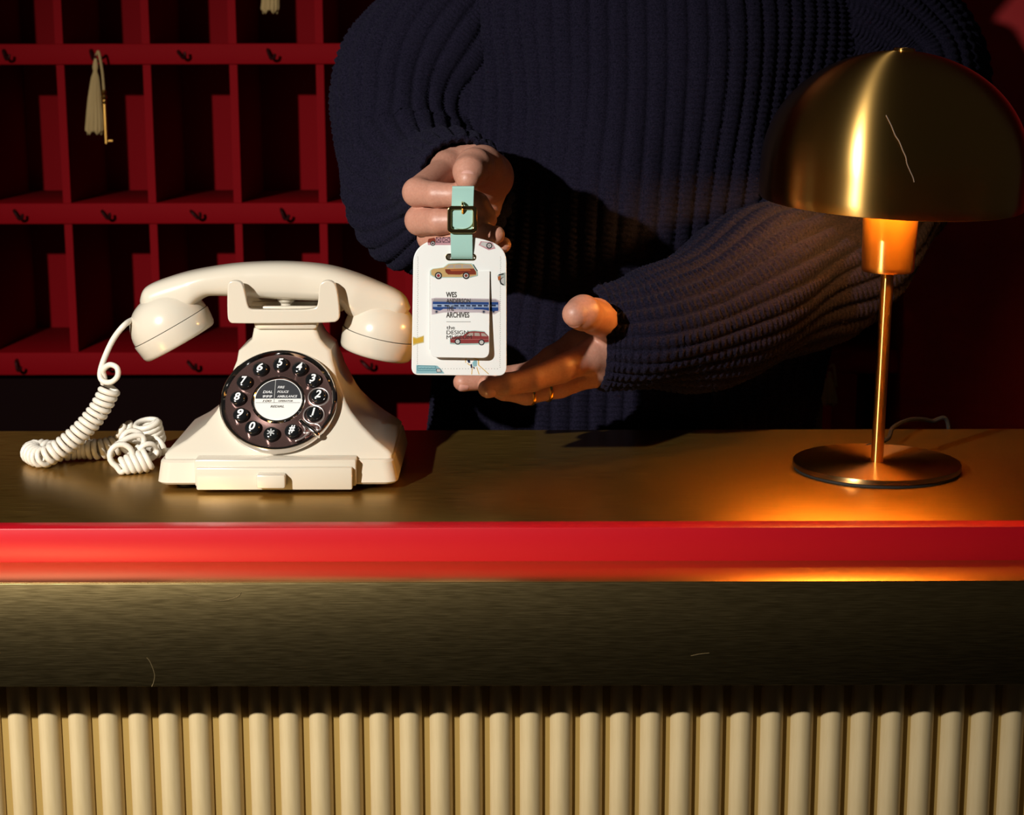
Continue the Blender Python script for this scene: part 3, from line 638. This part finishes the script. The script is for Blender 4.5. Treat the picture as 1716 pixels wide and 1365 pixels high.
# blue pack with yellow straps at the bottom
decal([bar((530, 1150), (560, 1135), 4), bar((560, 1135), (640, 1170), 4), bar((640, 1170), (640, 1215), 4), bar((640, 1215), (730, 1295), 3), bar((540, 1200), (600, 1240), 3), bar((585, 1240), (580, 1298), 3), bar((625, 1235), (645, 1298), 3), bar((530, 1150), (525, 1195), 3)], yel, T, .0004)
decal([[(585, 1195), (605, 1172), (628, 1180), (625, 1225), (595, 1232)]], aqua, T, .0006)
decal([[(540, 1175), (562, 1168), (568, 1192), (552, 1198)], [(568, 1210), (582, 1205), (586, 1240), (572, 1240)], [(590, 1230), (610, 1238), (600, 1252)]], navy, T, .0007)
# stitching
st = []
for k in range(58): y = 262+k*17.0; st.append(bar((107-5*(k/58)+(2 if k % 2 else -2), y), (107-5*(k/58), y+7), 1.8)); st.append(bar((835-6*(k/58)+(2 if k % 2 else -2), y), (835-6*(k/58), y+7), 1.8))
for k in range(28): x = 118+k*25.5; st.append(circ(x, 1248, 3, 6))
decal(st, ink_grey, T, .0002, body_, 'stitching')
# lettering on the flap
LT = lambda s, x0, yt, x1, yb, M, off: write(s, x0, -yb, x1, -yt, .00150, M, flap, lambda x, y, h: TF(x, -y, h), off)
LT('WES', 353, 571, 447, 618, ink_dark, .018); LT('ANDERSON', 356, 630, 568, 670, ink_dark, .018); LT('THE', 358, 690, 422, 735, ink_dark, .018); LT('ARCHIVES', 355, 748, 557, 796, ink_dark, .018)
decal([[(356, 831), (570, 831), (570, 834), (356, 834)]], ink_grey, TF, .0024, flap, 'rule')
LT('the', 357, 866, 430, 899, ink_dark, 0); LT('DESIGN', 357, 908, 546, 942, ink_dark, 0); LT('MUSEUM', 357, 950, 578, 984, ink_dark, 0)
decal([[(213, 392), (217, 392), (214, 1080), (210, 1080)]], ink_grey, T, .0003, body_, 'slit_edge')
# strap
def ribbon(pts, name, th=.0011, zs=None):
    # pts: (zx_left, zx_right, zy, off)
    p = catmull([(a_, b_, c_, d_*1e4) for a_, b_, c_, d_ in pts] if False else np.array([(a_, b_, c_, d_) for a_, b_, c_, d_ in pts]), 6)
    V = []
    for a_, b_, c_, d_ in p: V += [T(a_, c_, d_), T(b_, c_, d_), T(b_, c_, d_-th), T(a_, c_, d_-th)]
    n_ = len(p); Fc = [list(f) for f in gridfaces(n_, 4)]+[[0, 1, 2, 3], [(n_-1)*4+k for k in (3, 2, 1, 0)]]
    return mk(name, V, Fc, mint, tg, 40)
ribbon([(400, 588, 282, -.0022), (399, 587, 262, .0004), (397, 586, 200, .0022), (393, 584, 60, .0040), (393, 586, 0, .0042), (398, 590, -100, .0036), (402, 593, -200, .0036), (406, 596, -300, .0040), (408, 598, -345, .0044), (409, 598, -357, .0034), (410, 598, -360, .001)], 'strap')
tip = [(396, -150)]+[(396, -40)]+[(490+94*math.cos(t), -44+60*math.sin(t)) for t in np.linspace(PI, 0, 14)]+[(585, -150)]
prism(tip, .0046, .0060, .0004, 'strap_end', mint, tg)
prism([rrect(370, -178, 618, 50, 34), rrect(393, -157, 595, 26, 26)], .0052, .0080, .0006, 'buckle', gold, tg)
pp_ = catmull([T(497, -215, .0052), T(497, -205, .0085), T(497, -180, .0098), T(499, -150, .0085), T(499, -120, .0062)], 5); mk('buckle_pin', *tube(pp_, .0011, 8), gold, tg)
# ------------------------------------------------------------------ person
def surfnet(fn, lo, hi, h):
    lo = np.array(lo); n = np.ceil((np.array(hi)-lo)/h).astype(int)+1
    gx, gy, gz = [lo[k]+h*np.arange(n[k]) for k in range(3)]
    X = np.stack(np.meshgrid(gx, gy, gz, indexing='ij'), -1).reshape(-1, 3).astype(np.float32)
    Dv = np.concatenate([fn(c_) for c_ in np.array_split(X, max(1, len(X)//400000))]).reshape(n); ins = Dv < 0
    cells = tuple(n-1); acc = np.zeros(cells+(3,)); cnt = np.zeros(cells)
    for ax in range(3):
        for da in (0, 1):
            for db in (0, 1):
                o1, o2 = [(1, 2), (0, 2), (0, 1)][ax]
                s0 = [slice(0, n[k]-1) for k in range(3)]; s1 = [slice(0, n[k]-1) for k in range(3)]
                for k, dd in ((o1, da), (o2, db)): s0[k] = slice(dd, n[k]-1+dd); s1[k] = slice(dd, n[k]-1+dd)
                s1[ax] = slice(1, n[ax]); a_, b_ = Dv[tuple(s0)], Dv[tuple(s1)]; cr = (a_ < 0) != (b_ < 0)
                t = np.where(cr, a_/np.where(cr, a_-b_, 1), 0); off = np.zeros(cells+(3,)); off[..., ax] = t; off[..., o1] = da; off[..., o2] = db
                acc += np.where(cr[..., None], off, 0); cnt += cr
    act = cnt > 0; idx = -np.ones(cells, int); idx[act] = np.arange(act.sum())
    V = lo+h*(np.argwhere(act)+acc[act]/cnt[act][:, None]); Fs = []
    for ax in range(3):
        o1, o2 = [(1, 2), (2, 0), (0, 1)][ax]
        sl0 = [slice(1, n[k]-1) for k in range(3)]; sl1 = list(sl0); sl0[ax] = slice(0, n[ax]-1); sl1[ax] = slice(1, n[ax])
        a_, b_ = ins[tuple(sl0)], ins[tuple(sl1)]; e = np.argwhere(a_ != b_)
        if not len(e): continue
        flip = a_[tuple(e.T)]; base = e.copy(); 
        for k in (o1, o2): base[:, k] += 1
        def g(d1, d2): c_ = base.copy(); c_[:, o1] -= d1; c_[:, o2] -= d2; return idx[tuple(c_.T)]
        qd = np.stack([g(1, 1), g(0, 1), g(0, 0), g(1, 0)], 1); qd[~flip] = qd[~flip][:, ::-1]; Fs.append(qd)
    return V, np.vstack(Fs)
def cone(X, a_, b_, ra, rb):
    a_ = np.asarray(a_, np.float32); b_ = np.asarray(b_, np.float32); ab = b_-a_; t = np.clip((X-a_) @ ab/np.dot(ab, ab), 0, 1)
    return np.linalg.norm(X-a_-t[:, None]*ab, axis=1)-(ra+(rb-ra)*t)
def smin(a_, b_, k):
    h_ = np.clip(.5+.5*(b_-a_)/k, 0, 1); return b_*(1-h_)+a_*h_-k*h_*(1-h_)
def chain(X, pts, rs, k=.003):
    d = None
    for i in range(len(pts)-1):
        c_ = cone(X, pts[i], pts[i+1], rs[i], rs[i+1]); d = c_ if d is None else smin(d, c_, k)
    return d
def handmesh(palm, fingers, thumb, arm, h=.00125, kp=.006):
    allp_ = np.array([p for c_ in fingers+[thumb] for p in c_[0]]+[p for c_ in palm for p in c_[0]])
    lo, hi = allp_.min(0)-.024, allp_.max(0)+.024
    def fn(X):
        d = None
        for pts, rs in palm:
            c_ = chain(X, pts, rs, .01); d = c_ if d is None else smin(d, c_, .010)
        tot = d
        for pts, rs in fingers+[thumb]:
            c_ = smin(d, chain(X, pts, rs, .007 if pts is thumb[0] else .003), kp); tot = smin(tot, c_, .0012)
        return tot
    return surfnet(fn, lo, hi, h)
# person's right hand (holds the strap)
R1 = {}
idx_ = ([P(748, 282, .115), P(699, 322, .052), P(731, 326, .030), P(771, 327, .023), P(800, 342, .024), P(815, 360, .028)], [.0125, .0128, .0108, .0104, .0100, .0085])
mid_ = ([P(742, 318, .120), P(704, 369, .058), P(735, 371, .032), P(776, 369, .025), P(806, 366, .028), P(818, 368, .034)], [.0125, .0134, .0112, .0106, .0095, .0080])
rng_ = ([P(742, 345, .120), P(722, 398, .070), P(750, 402, .042), P(785, 402, .028), P(815, 394, .020), P(831, 393, .018)], [.0120, .0120, .0104, .0098, .0094, .0080])
lit_ = ([P(752, 368, .120), P(748, 412, .085), P(772, 418, .060), P(800, 418, .046), P(826, 410, .032), P(843, 410, .028)], [.0110, .0105, .0095, .0088, .0085, .0072])
thb_ = ([P(818, 296, .100), P(808, 280, .068), P(794, 279, .038), P(786, 288, .021), P(784, 301, .012)], [.0195, .0180, .0150, .0130, .0100])
wr_R = P(790, 300, .185)
palmR = [([wr_R, idx_[0][0]], [.025, .0145]), ([wr_R, mid_[0][0]], [.024, .0145]), ([wr_R, rng_[0][0]], [.024, .0140]), ([wr_R, lit_[0][0]], [.022, .0125]), ([wr_R, thb_[0][0], thb_[0][1]], [.024, .0205, .0165]), ([P(818, 300, .12), P(815, 345, .115)], [.017, .014]), ([P(752, 276, .132), P(800, 274, .132)], [.0165, .019]), ([wr_R, P(775, 290, .30)], [.026, .031])]
VR, FR = handmesh(palmR, [idx_, mid_, rng_, lit_], thb_, None)
# person's left hand (open under the tag)
DY = .012
ix2 = ([P(990, 596, .098+DY), P(940, 618, .072+DY), P(893, 635, .056+DY), P(850, 644, .046+DY), P(816, 651, .040+DY)], [.0143, .0130, .0112, .0104, .0082])
md2 = ([P(996, 622, .110+DY), P(938, 644, .090+DY), P(882, 658, .076+DY), P(845, 652, .070+DY), P(815, 643, .070+DY)], [.0137, .0126, .0112, .0102, .0084])
rg2 = ([P(968, 578, .150+DY), P(926, 602, .135+DY), P(890, 626, .122+DY), P(842, 633, .112+DY), P(775, 640, .102+DY)], [.0142, .0130, .0114, .0108, .0088])
lt2 = ([P(990, 592, .165+DY), P(948, 616, .155+DY), P(908, 632, .145+DY), P(872, 638, .138+DY), P(842, 640, .134+DY)], [.0120, .0105, .0094, .0088, .0074])
th2 = ([P(1050, 570, .130), P(1024, 548, .113), P(998, 530, .077), P(977, 524, .051), P(964, 526, .040)], [.0185, .0160, .0155, .0150, .0118])
wr_L = P(1062, 582, .142)
palmL = [([wr_L, ix2[0][0]], [.025, .0150]), ([wr_L, md2[0][0]], [.024, .0150]), ([wr_L, rg2[0][0]], [.024, .0150]), ([wr_L, lt2[0][0]], [.022, .0135]), ([wr_L, th2[0][0], th2[0][1]], [.024, .0175, .0145]), ([ix2[0][0], th2[0][0]], [.0120, .0150]), ([wr_L, P(1165, 547, .172)], [.028, .031])]
VL, FL = handmesh(palmL, [ix2, md2, rg2, lt2], th2, None)
# rest of the body, coarse, under the clothes
shR = np.array([-.045, .475, 1.40]); elR = P(690, 300, .40); shL = np.array([.37, .495, 1.40]); elL = P(1425, 385, .34)
TCX = .15
def bodyf(X):
    d = cone(X, (TCX, .49, 1.02), (TCX, .49, 1.34), .12, .125)
    for a_, b_, ra, rb in (((TCX-.05, .49, 1.0), (TCX-.06, .49, 1.36), .11, .10), ((TCX+.05, .49, 1.0), (TCX+.06, .49, 1.36), .11, .10), (shR, shL, .05, .05), ((TCX, .49, 1.42), (TCX, .485, 1.58), .062, .052),
                           (shR, elR, .05, .042), (elR, P(775, 290, .285), .042, .031), (shL, (.44, .485, 1.355), .045, .045), ((.44, .485, 1.355), elL, .045, .042), (elL, P(1150, 548, .165), .042, .031),
                           ((TCX-.09, .49, .95), (TCX-.10, .49, .50), .085, .058), ((TCX-.10, .49, .50), (TCX-.10, .51, .09), .055, .038), ((TCX-.10, .51, .05), (TCX-.11, .38, .03), .036, .03),
                           ((TCX+.09, .49, .95), (TCX+.10, .49, .50), .085, .058), ((TCX+.10, .49, .50), (TCX+.10, .51, .09), .055, .038), ((TCX+.10, .51, .05), (TCX+.11, .38, .03), .036, .03)):
        d = smin(d, cone(X, a_, b_, ra, rb), .03)
    hc = np.array([TCX, .47, 1.68]); e = (X-hc)/np.array([.074, .095, .115]); d = smin(d, (np.linalg.norm(e, axis=1)-1)*.085, .02)
    d = smin(d, cone(X, (TCX, .380, 1.70), (TCX, .362, 1.665), .008, .013), .012)
    for s_ in (-1, 1): d = smin(d, cone(X, (TCX+s_*.074, .48, 1.70), (TCX+s_*.076, .485, 1.655), .012, .009), .008)
    return d
VB, FB = surfnet(bodyf, (-.25, .2, -.012), (.62, .68, 1.82), .012)
Vall = np.vstack([VR, VL, VB]); Fall = np.vstack([FR, FL+len(VR), FB+len(VR)+len(VL)])
per = mk('person', Vall, Fall, skin, None, 180, origin=(TCX, .49, 0))
tag(per, 'person in chunky navy ribbed sweater holding up a white luggage tag', 'person')
sm_ = per.modifiers.new('smooth', 'SMOOTH'); sm_.factor = .5; sm_.iterations = 2
ORG[per.name] = np.array([TCX, .49, 0])
def nail(base, tipp, up, r, wid, length, lift=.0):
    base, tipp = np.asarray(base), np.asarray(tipp); d = unit(tipp-base); u = np.asarray(up, float); u = unit(u-d*np.dot(u, d)); s_ = np.cross(d, u)
    V = []; nu, nv = 11, 11
    for i in range(nu):
        for j in range(nv):
            a_ = (i/(nu-1)*2-1); b_ = j/(nv-1)*2-1; rr2 = max(abs(a_), abs(b_)); 
            x = a_*math.sqrt(1-.32*b_*b_); y = b_*math.sqrt(1-.32*a_*a_)
            th_ = x*wid/r; V.append(tipp+d*(y*length*.5+lift)+u*((r+.0011)*math.cos(th_)-.0012*max(y, 0)**2-.0010*rr2**6)+s_*(r+.0007)*math.sin(th_))
    return mk('fingernail', V, [list(f) for f in gridfaces(nu, nv, False)], nail_mat, per, 180)
vw = lambda p: unit(CAM-np.asarray(p))
nail(thb_[0][3], thb_[0][4], [0, -.85, .55], .0100, .0072, .0125, -.002)
nail(rng_[0][3], rng_[0][5], [.25, -.75, -.5], .0084, .0060, .011, -.003)
nail(ix2[0][3], ix2[0][4], [-.1, -.75, -.6], .0082, .0056, .011, -.001)
nail(rg2[0][3], rg2[0][4], [-.1, -.72, -.65], .0082, .0056, .011, 0)
nail(th2[0][3], th2[0][4], [-.3, -.5, -.55], .0118, .0075, .013, -.002)
# sweater
def knit_tube(name, ctrl, radii, nrib, parent, n0, rowstep=.00135, ell=None, cuff=True, ribamp=.0046, foldf=None, close_top=False):
    c_ = np.array([np.r_[p, r] for p, r in zip(ctrl, radii)]); cc = catmull(c_, 14); cc[-1, :3] = cc[-1, :3]; cc, s_ = resample(cc, rowstep)
    p = cc[:, :3]; r = cc[:, 3:]
    for _ in range(3): p[1:-1] = (p[:-2]+p[1:-1]*2+p[2:])/4
    t, N, B = frames(p, n0); na = nrib*8; a_ = np.linspace(0, 2*PI, na, endpoint=False); u = np.arange(na)/8.0
    fr = np.abs(((u % 1)-.5)*2)                       # 0 in rib centre, 1 in groove
    ribp = 1-fr**2.6
    vv = s_[:, None]/.0056
    st_ = np.cos(2*PI*(vv+.42*fr[None]))*(1-fr[None]**2)
    disp = ribamp*ribp[None]+.0017*st_+.0003*rng.standard_normal(st_.shape)
    disp = disp*np.clip(r[:, :1]/.072, .45, 1)
    rx, ry = r[:, 0], r[:, 1] if r.shape[1] > 1 else r[:, 0]
    ca, sa = np.cos(a_)[None], np.sin(a_)[None]
    Nn = ca[..., None]*N[:, None]/1+sa[..., None]*B[:, None]
    V = p[:, None]+(rx[:, None]*ca)[..., None]*N[:, None]+(ry[:, None]*sa)[..., None]*B[:, None]+disp[..., None]*Nn
    if foldf is not None: V = V+foldf(V, s_, a_)[..., None]*Nn
    nr = len(p); V = V.reshape(-1, 3); Fq = gridfaces(nr, na)
    if cuff:
        last = V[-na:].reshape(na, 3); ctr_ = p[-1]; rings2 = []
        for f_, bk in ((.985, .0028), (.95, .0035), (.91, .002), (.88, -.003), (.86, -.03)):
            rings2.append(ctr_+(last-ctr_)*f_+t[-1]*bk)
        V2 = np.vstack(rings2); base = (nr-1)*na; Fq2 = gridfaces(6, na)+base; V = np.vstack([V, V2]); Fq = np.vstack([Fq, Fq2])
    return mk(name, V, Fq[:, ::-1], wool, parent, 180), V, Fq
def torso_fold(V, s_, a_):
    x, y, z = V[..., 0], V[..., 1], V[..., 2]
    g = np.clip((1.5-z)/.2, 0, 1)
    return g*(.010*np.sin((x*1.0-z*.55)*21+1.0)+.006*np.sin((x+z*.35)*37+.4)+.004*np.sin(z*26+x*9))
swt, Vt, Ft = knit_tube('sweater', [(.125, .475, .78), (.125, .475, .90), (.13, .475, 1.05), (.14, .475, 1.2), (.15, .48, 1.33), (TCX, .485, 1.43), (TCX, .49, 1.49), (TCX, .49, 1.53), (TCX, .49, 1.57)],
    [(.205, .165), (.215, .172), (.220, .172), (.228, .170), (.235, .165), (.235, .150), (.195, .120), (.105, .085), (.072, .072)], 74, per, (1, 0, 0), .0017, cuff=False, foldf=torso_fold)
swt['label'] = 'chunky ribbed navy wool sweater'
ORG[swt.name] = ORG[per.name]
def sleeve_fold(k0):
    def f_(V, s_, a_):
        x, y, z = V[..., 0], V[..., 1], V[..., 2]; e = np.clip((s_[-1]-s_)/.06, 0, 1)[:, None]
        return e*(.006*np.sin(s_[:, None]*38+2*np.cos(a_[None])+k0)+.005*np.sin(s_[:, None]*17+3*np.sin(a_[None]+k0)))
    return f_
slR, VsR, FsR = knit_tube('sleeve', [(.04, .485, 1.455), (-.04, .475, 1.438), (-.095, .458, 1.365), P(690, 215, .43), P(700, 300, .38), P(722, 335, .29), P(754, 322, .19), P(776, 308, .112)],
    [(.06, .06), (.078, .078), (.085, .085), (.075, .080), (.070, .075), (.066, .066), (.053, .053), (.0430, .0425)], 26, swt, (0, -1, 0), foldf=sleeve_fold(.3))
slL, VsL, FsL = knit_tube('sleeve', [(.26, .495, 1.435), (.36, .495, 1.42), (.440, .485, 1.36), P(1505, 225, .445), P(1425, 375, .335), P(1310, 462, .250), P(1170, 535, .168), P(1085, 562, .138), P(1003, 567, .128)],
    [(.06, .06), (.080, .080), (.09, .09), (.085, .085), (.078, .078), (.074, .074), (.063, .064), (.054, .055), (.047, .047)], 26, swt, (0, -1, 0), foldf=sleeve_fold(1.7))
# wool fuzz: short stray fibres standing off the knit
fv = []; ff = []
for VV, nn in ((Vt, 14000), (VsR, 9000), (VsL, 12000)):
    VV = VV.reshape(-1, 3); ctr_ = VV.mean(0); pick = rng.integers(0, len(VV)-200, nn); 
    p0 = VV[pick]; d1 = VV[pick+1]-p0; dn = VV[np.minimum(pick+160, len(VV)-1)]-p0
    out = np.cross(d1, dn); out /= np.linalg.norm(out, axis=1)[:, None]+1e-12
    tocam = CAM-p0; out *= np.sign((out*tocam).sum(1))[:, None]
    dr_ = out*.6+rng.normal(0, .6, (nn, 3)); dr_ /= np.linalg.norm(dr_, axis=1)[:, None]; L_ = rng.uniform(.002, .0065, nn)[:, None]
    sd = np.cross(dr_, rng.normal(0, 1, (nn, 3))); sd /= np.linalg.norm(sd, axis=1)[:, None]; sd *= .00013
    b0 = sum(len(x_) for x_ in fv); fv.append(np.stack([p0-sd, p0+sd, p0+dr_*L_+out*.0006], 1).reshape(-1, 3)); ff.append(np.arange(nn*3).reshape(-1, 3)+b0)
fz = mk('wool_fuzz', np.vstack(fv), np.vstack(ff), fuzz_mat, swt, 0); fz['kind'] = 'stuff'
# trousers and hair (hidden behind the counter / above the frame)
tv = [tube(catmull([(TCX+s_*.085, .49, .98), (TCX+s_*.10, .49, .6), (TCX+s_*.10, .50, .3), (TCX+s_*.10, .51, .07)], 6), np.linspace(.125, .075, 19), 24) for s_ in (-1, 1)]
mk('trousers', *join(*tv), trouser, per, 180)
hv_, hf_ = lathe([(.001, .125)]+[(.090*math.sin(t), .125*math.cos(t)) for t in np.linspace(.1, 2.2, 16)], 32)
hv_ = np.array(hv_)*[1, 1.22, 1]+[TCX, .497, 1.69]; mk('hair', hv_, [f[::-1] for f in hf_], hair_mat, per, 180)
# rings on the left hand
def ringon(a_, b_, t, r, name, label):
    c_ = np.asarray(a_)+(np.asarray(b_)-np.asarray(a_))*t; d = unit(np.asarray(b_)-np.asarray(a_)); u = unit(np.cross(d, [0, 0, 1])); w = np.cross(d, u)
    prof_ = [(r, -.0016), (r+.0011, -.0012), (r+.0013, 0), (r+.0011, .0012), (r, .0016), (r-.0004, 0), (r, -.0016)]
    o_ = mk(name, *lathe(prof_, 40, basis(c_, u, w, d)), ring_gold, None, 60, origin=tuple(c_)); return tag(o_, label, 'ring', 'gold rings')
ringon(md2[0][1], md2[0][2], .42, .0122, 'finger_ring', 'broad gold ring nearest the palm on the open hand')
ringon(md2[0][1], md2[0][2], .92, .0116, 'finger_ring', 'thin gold ring nearer the fingertip on the open hand')
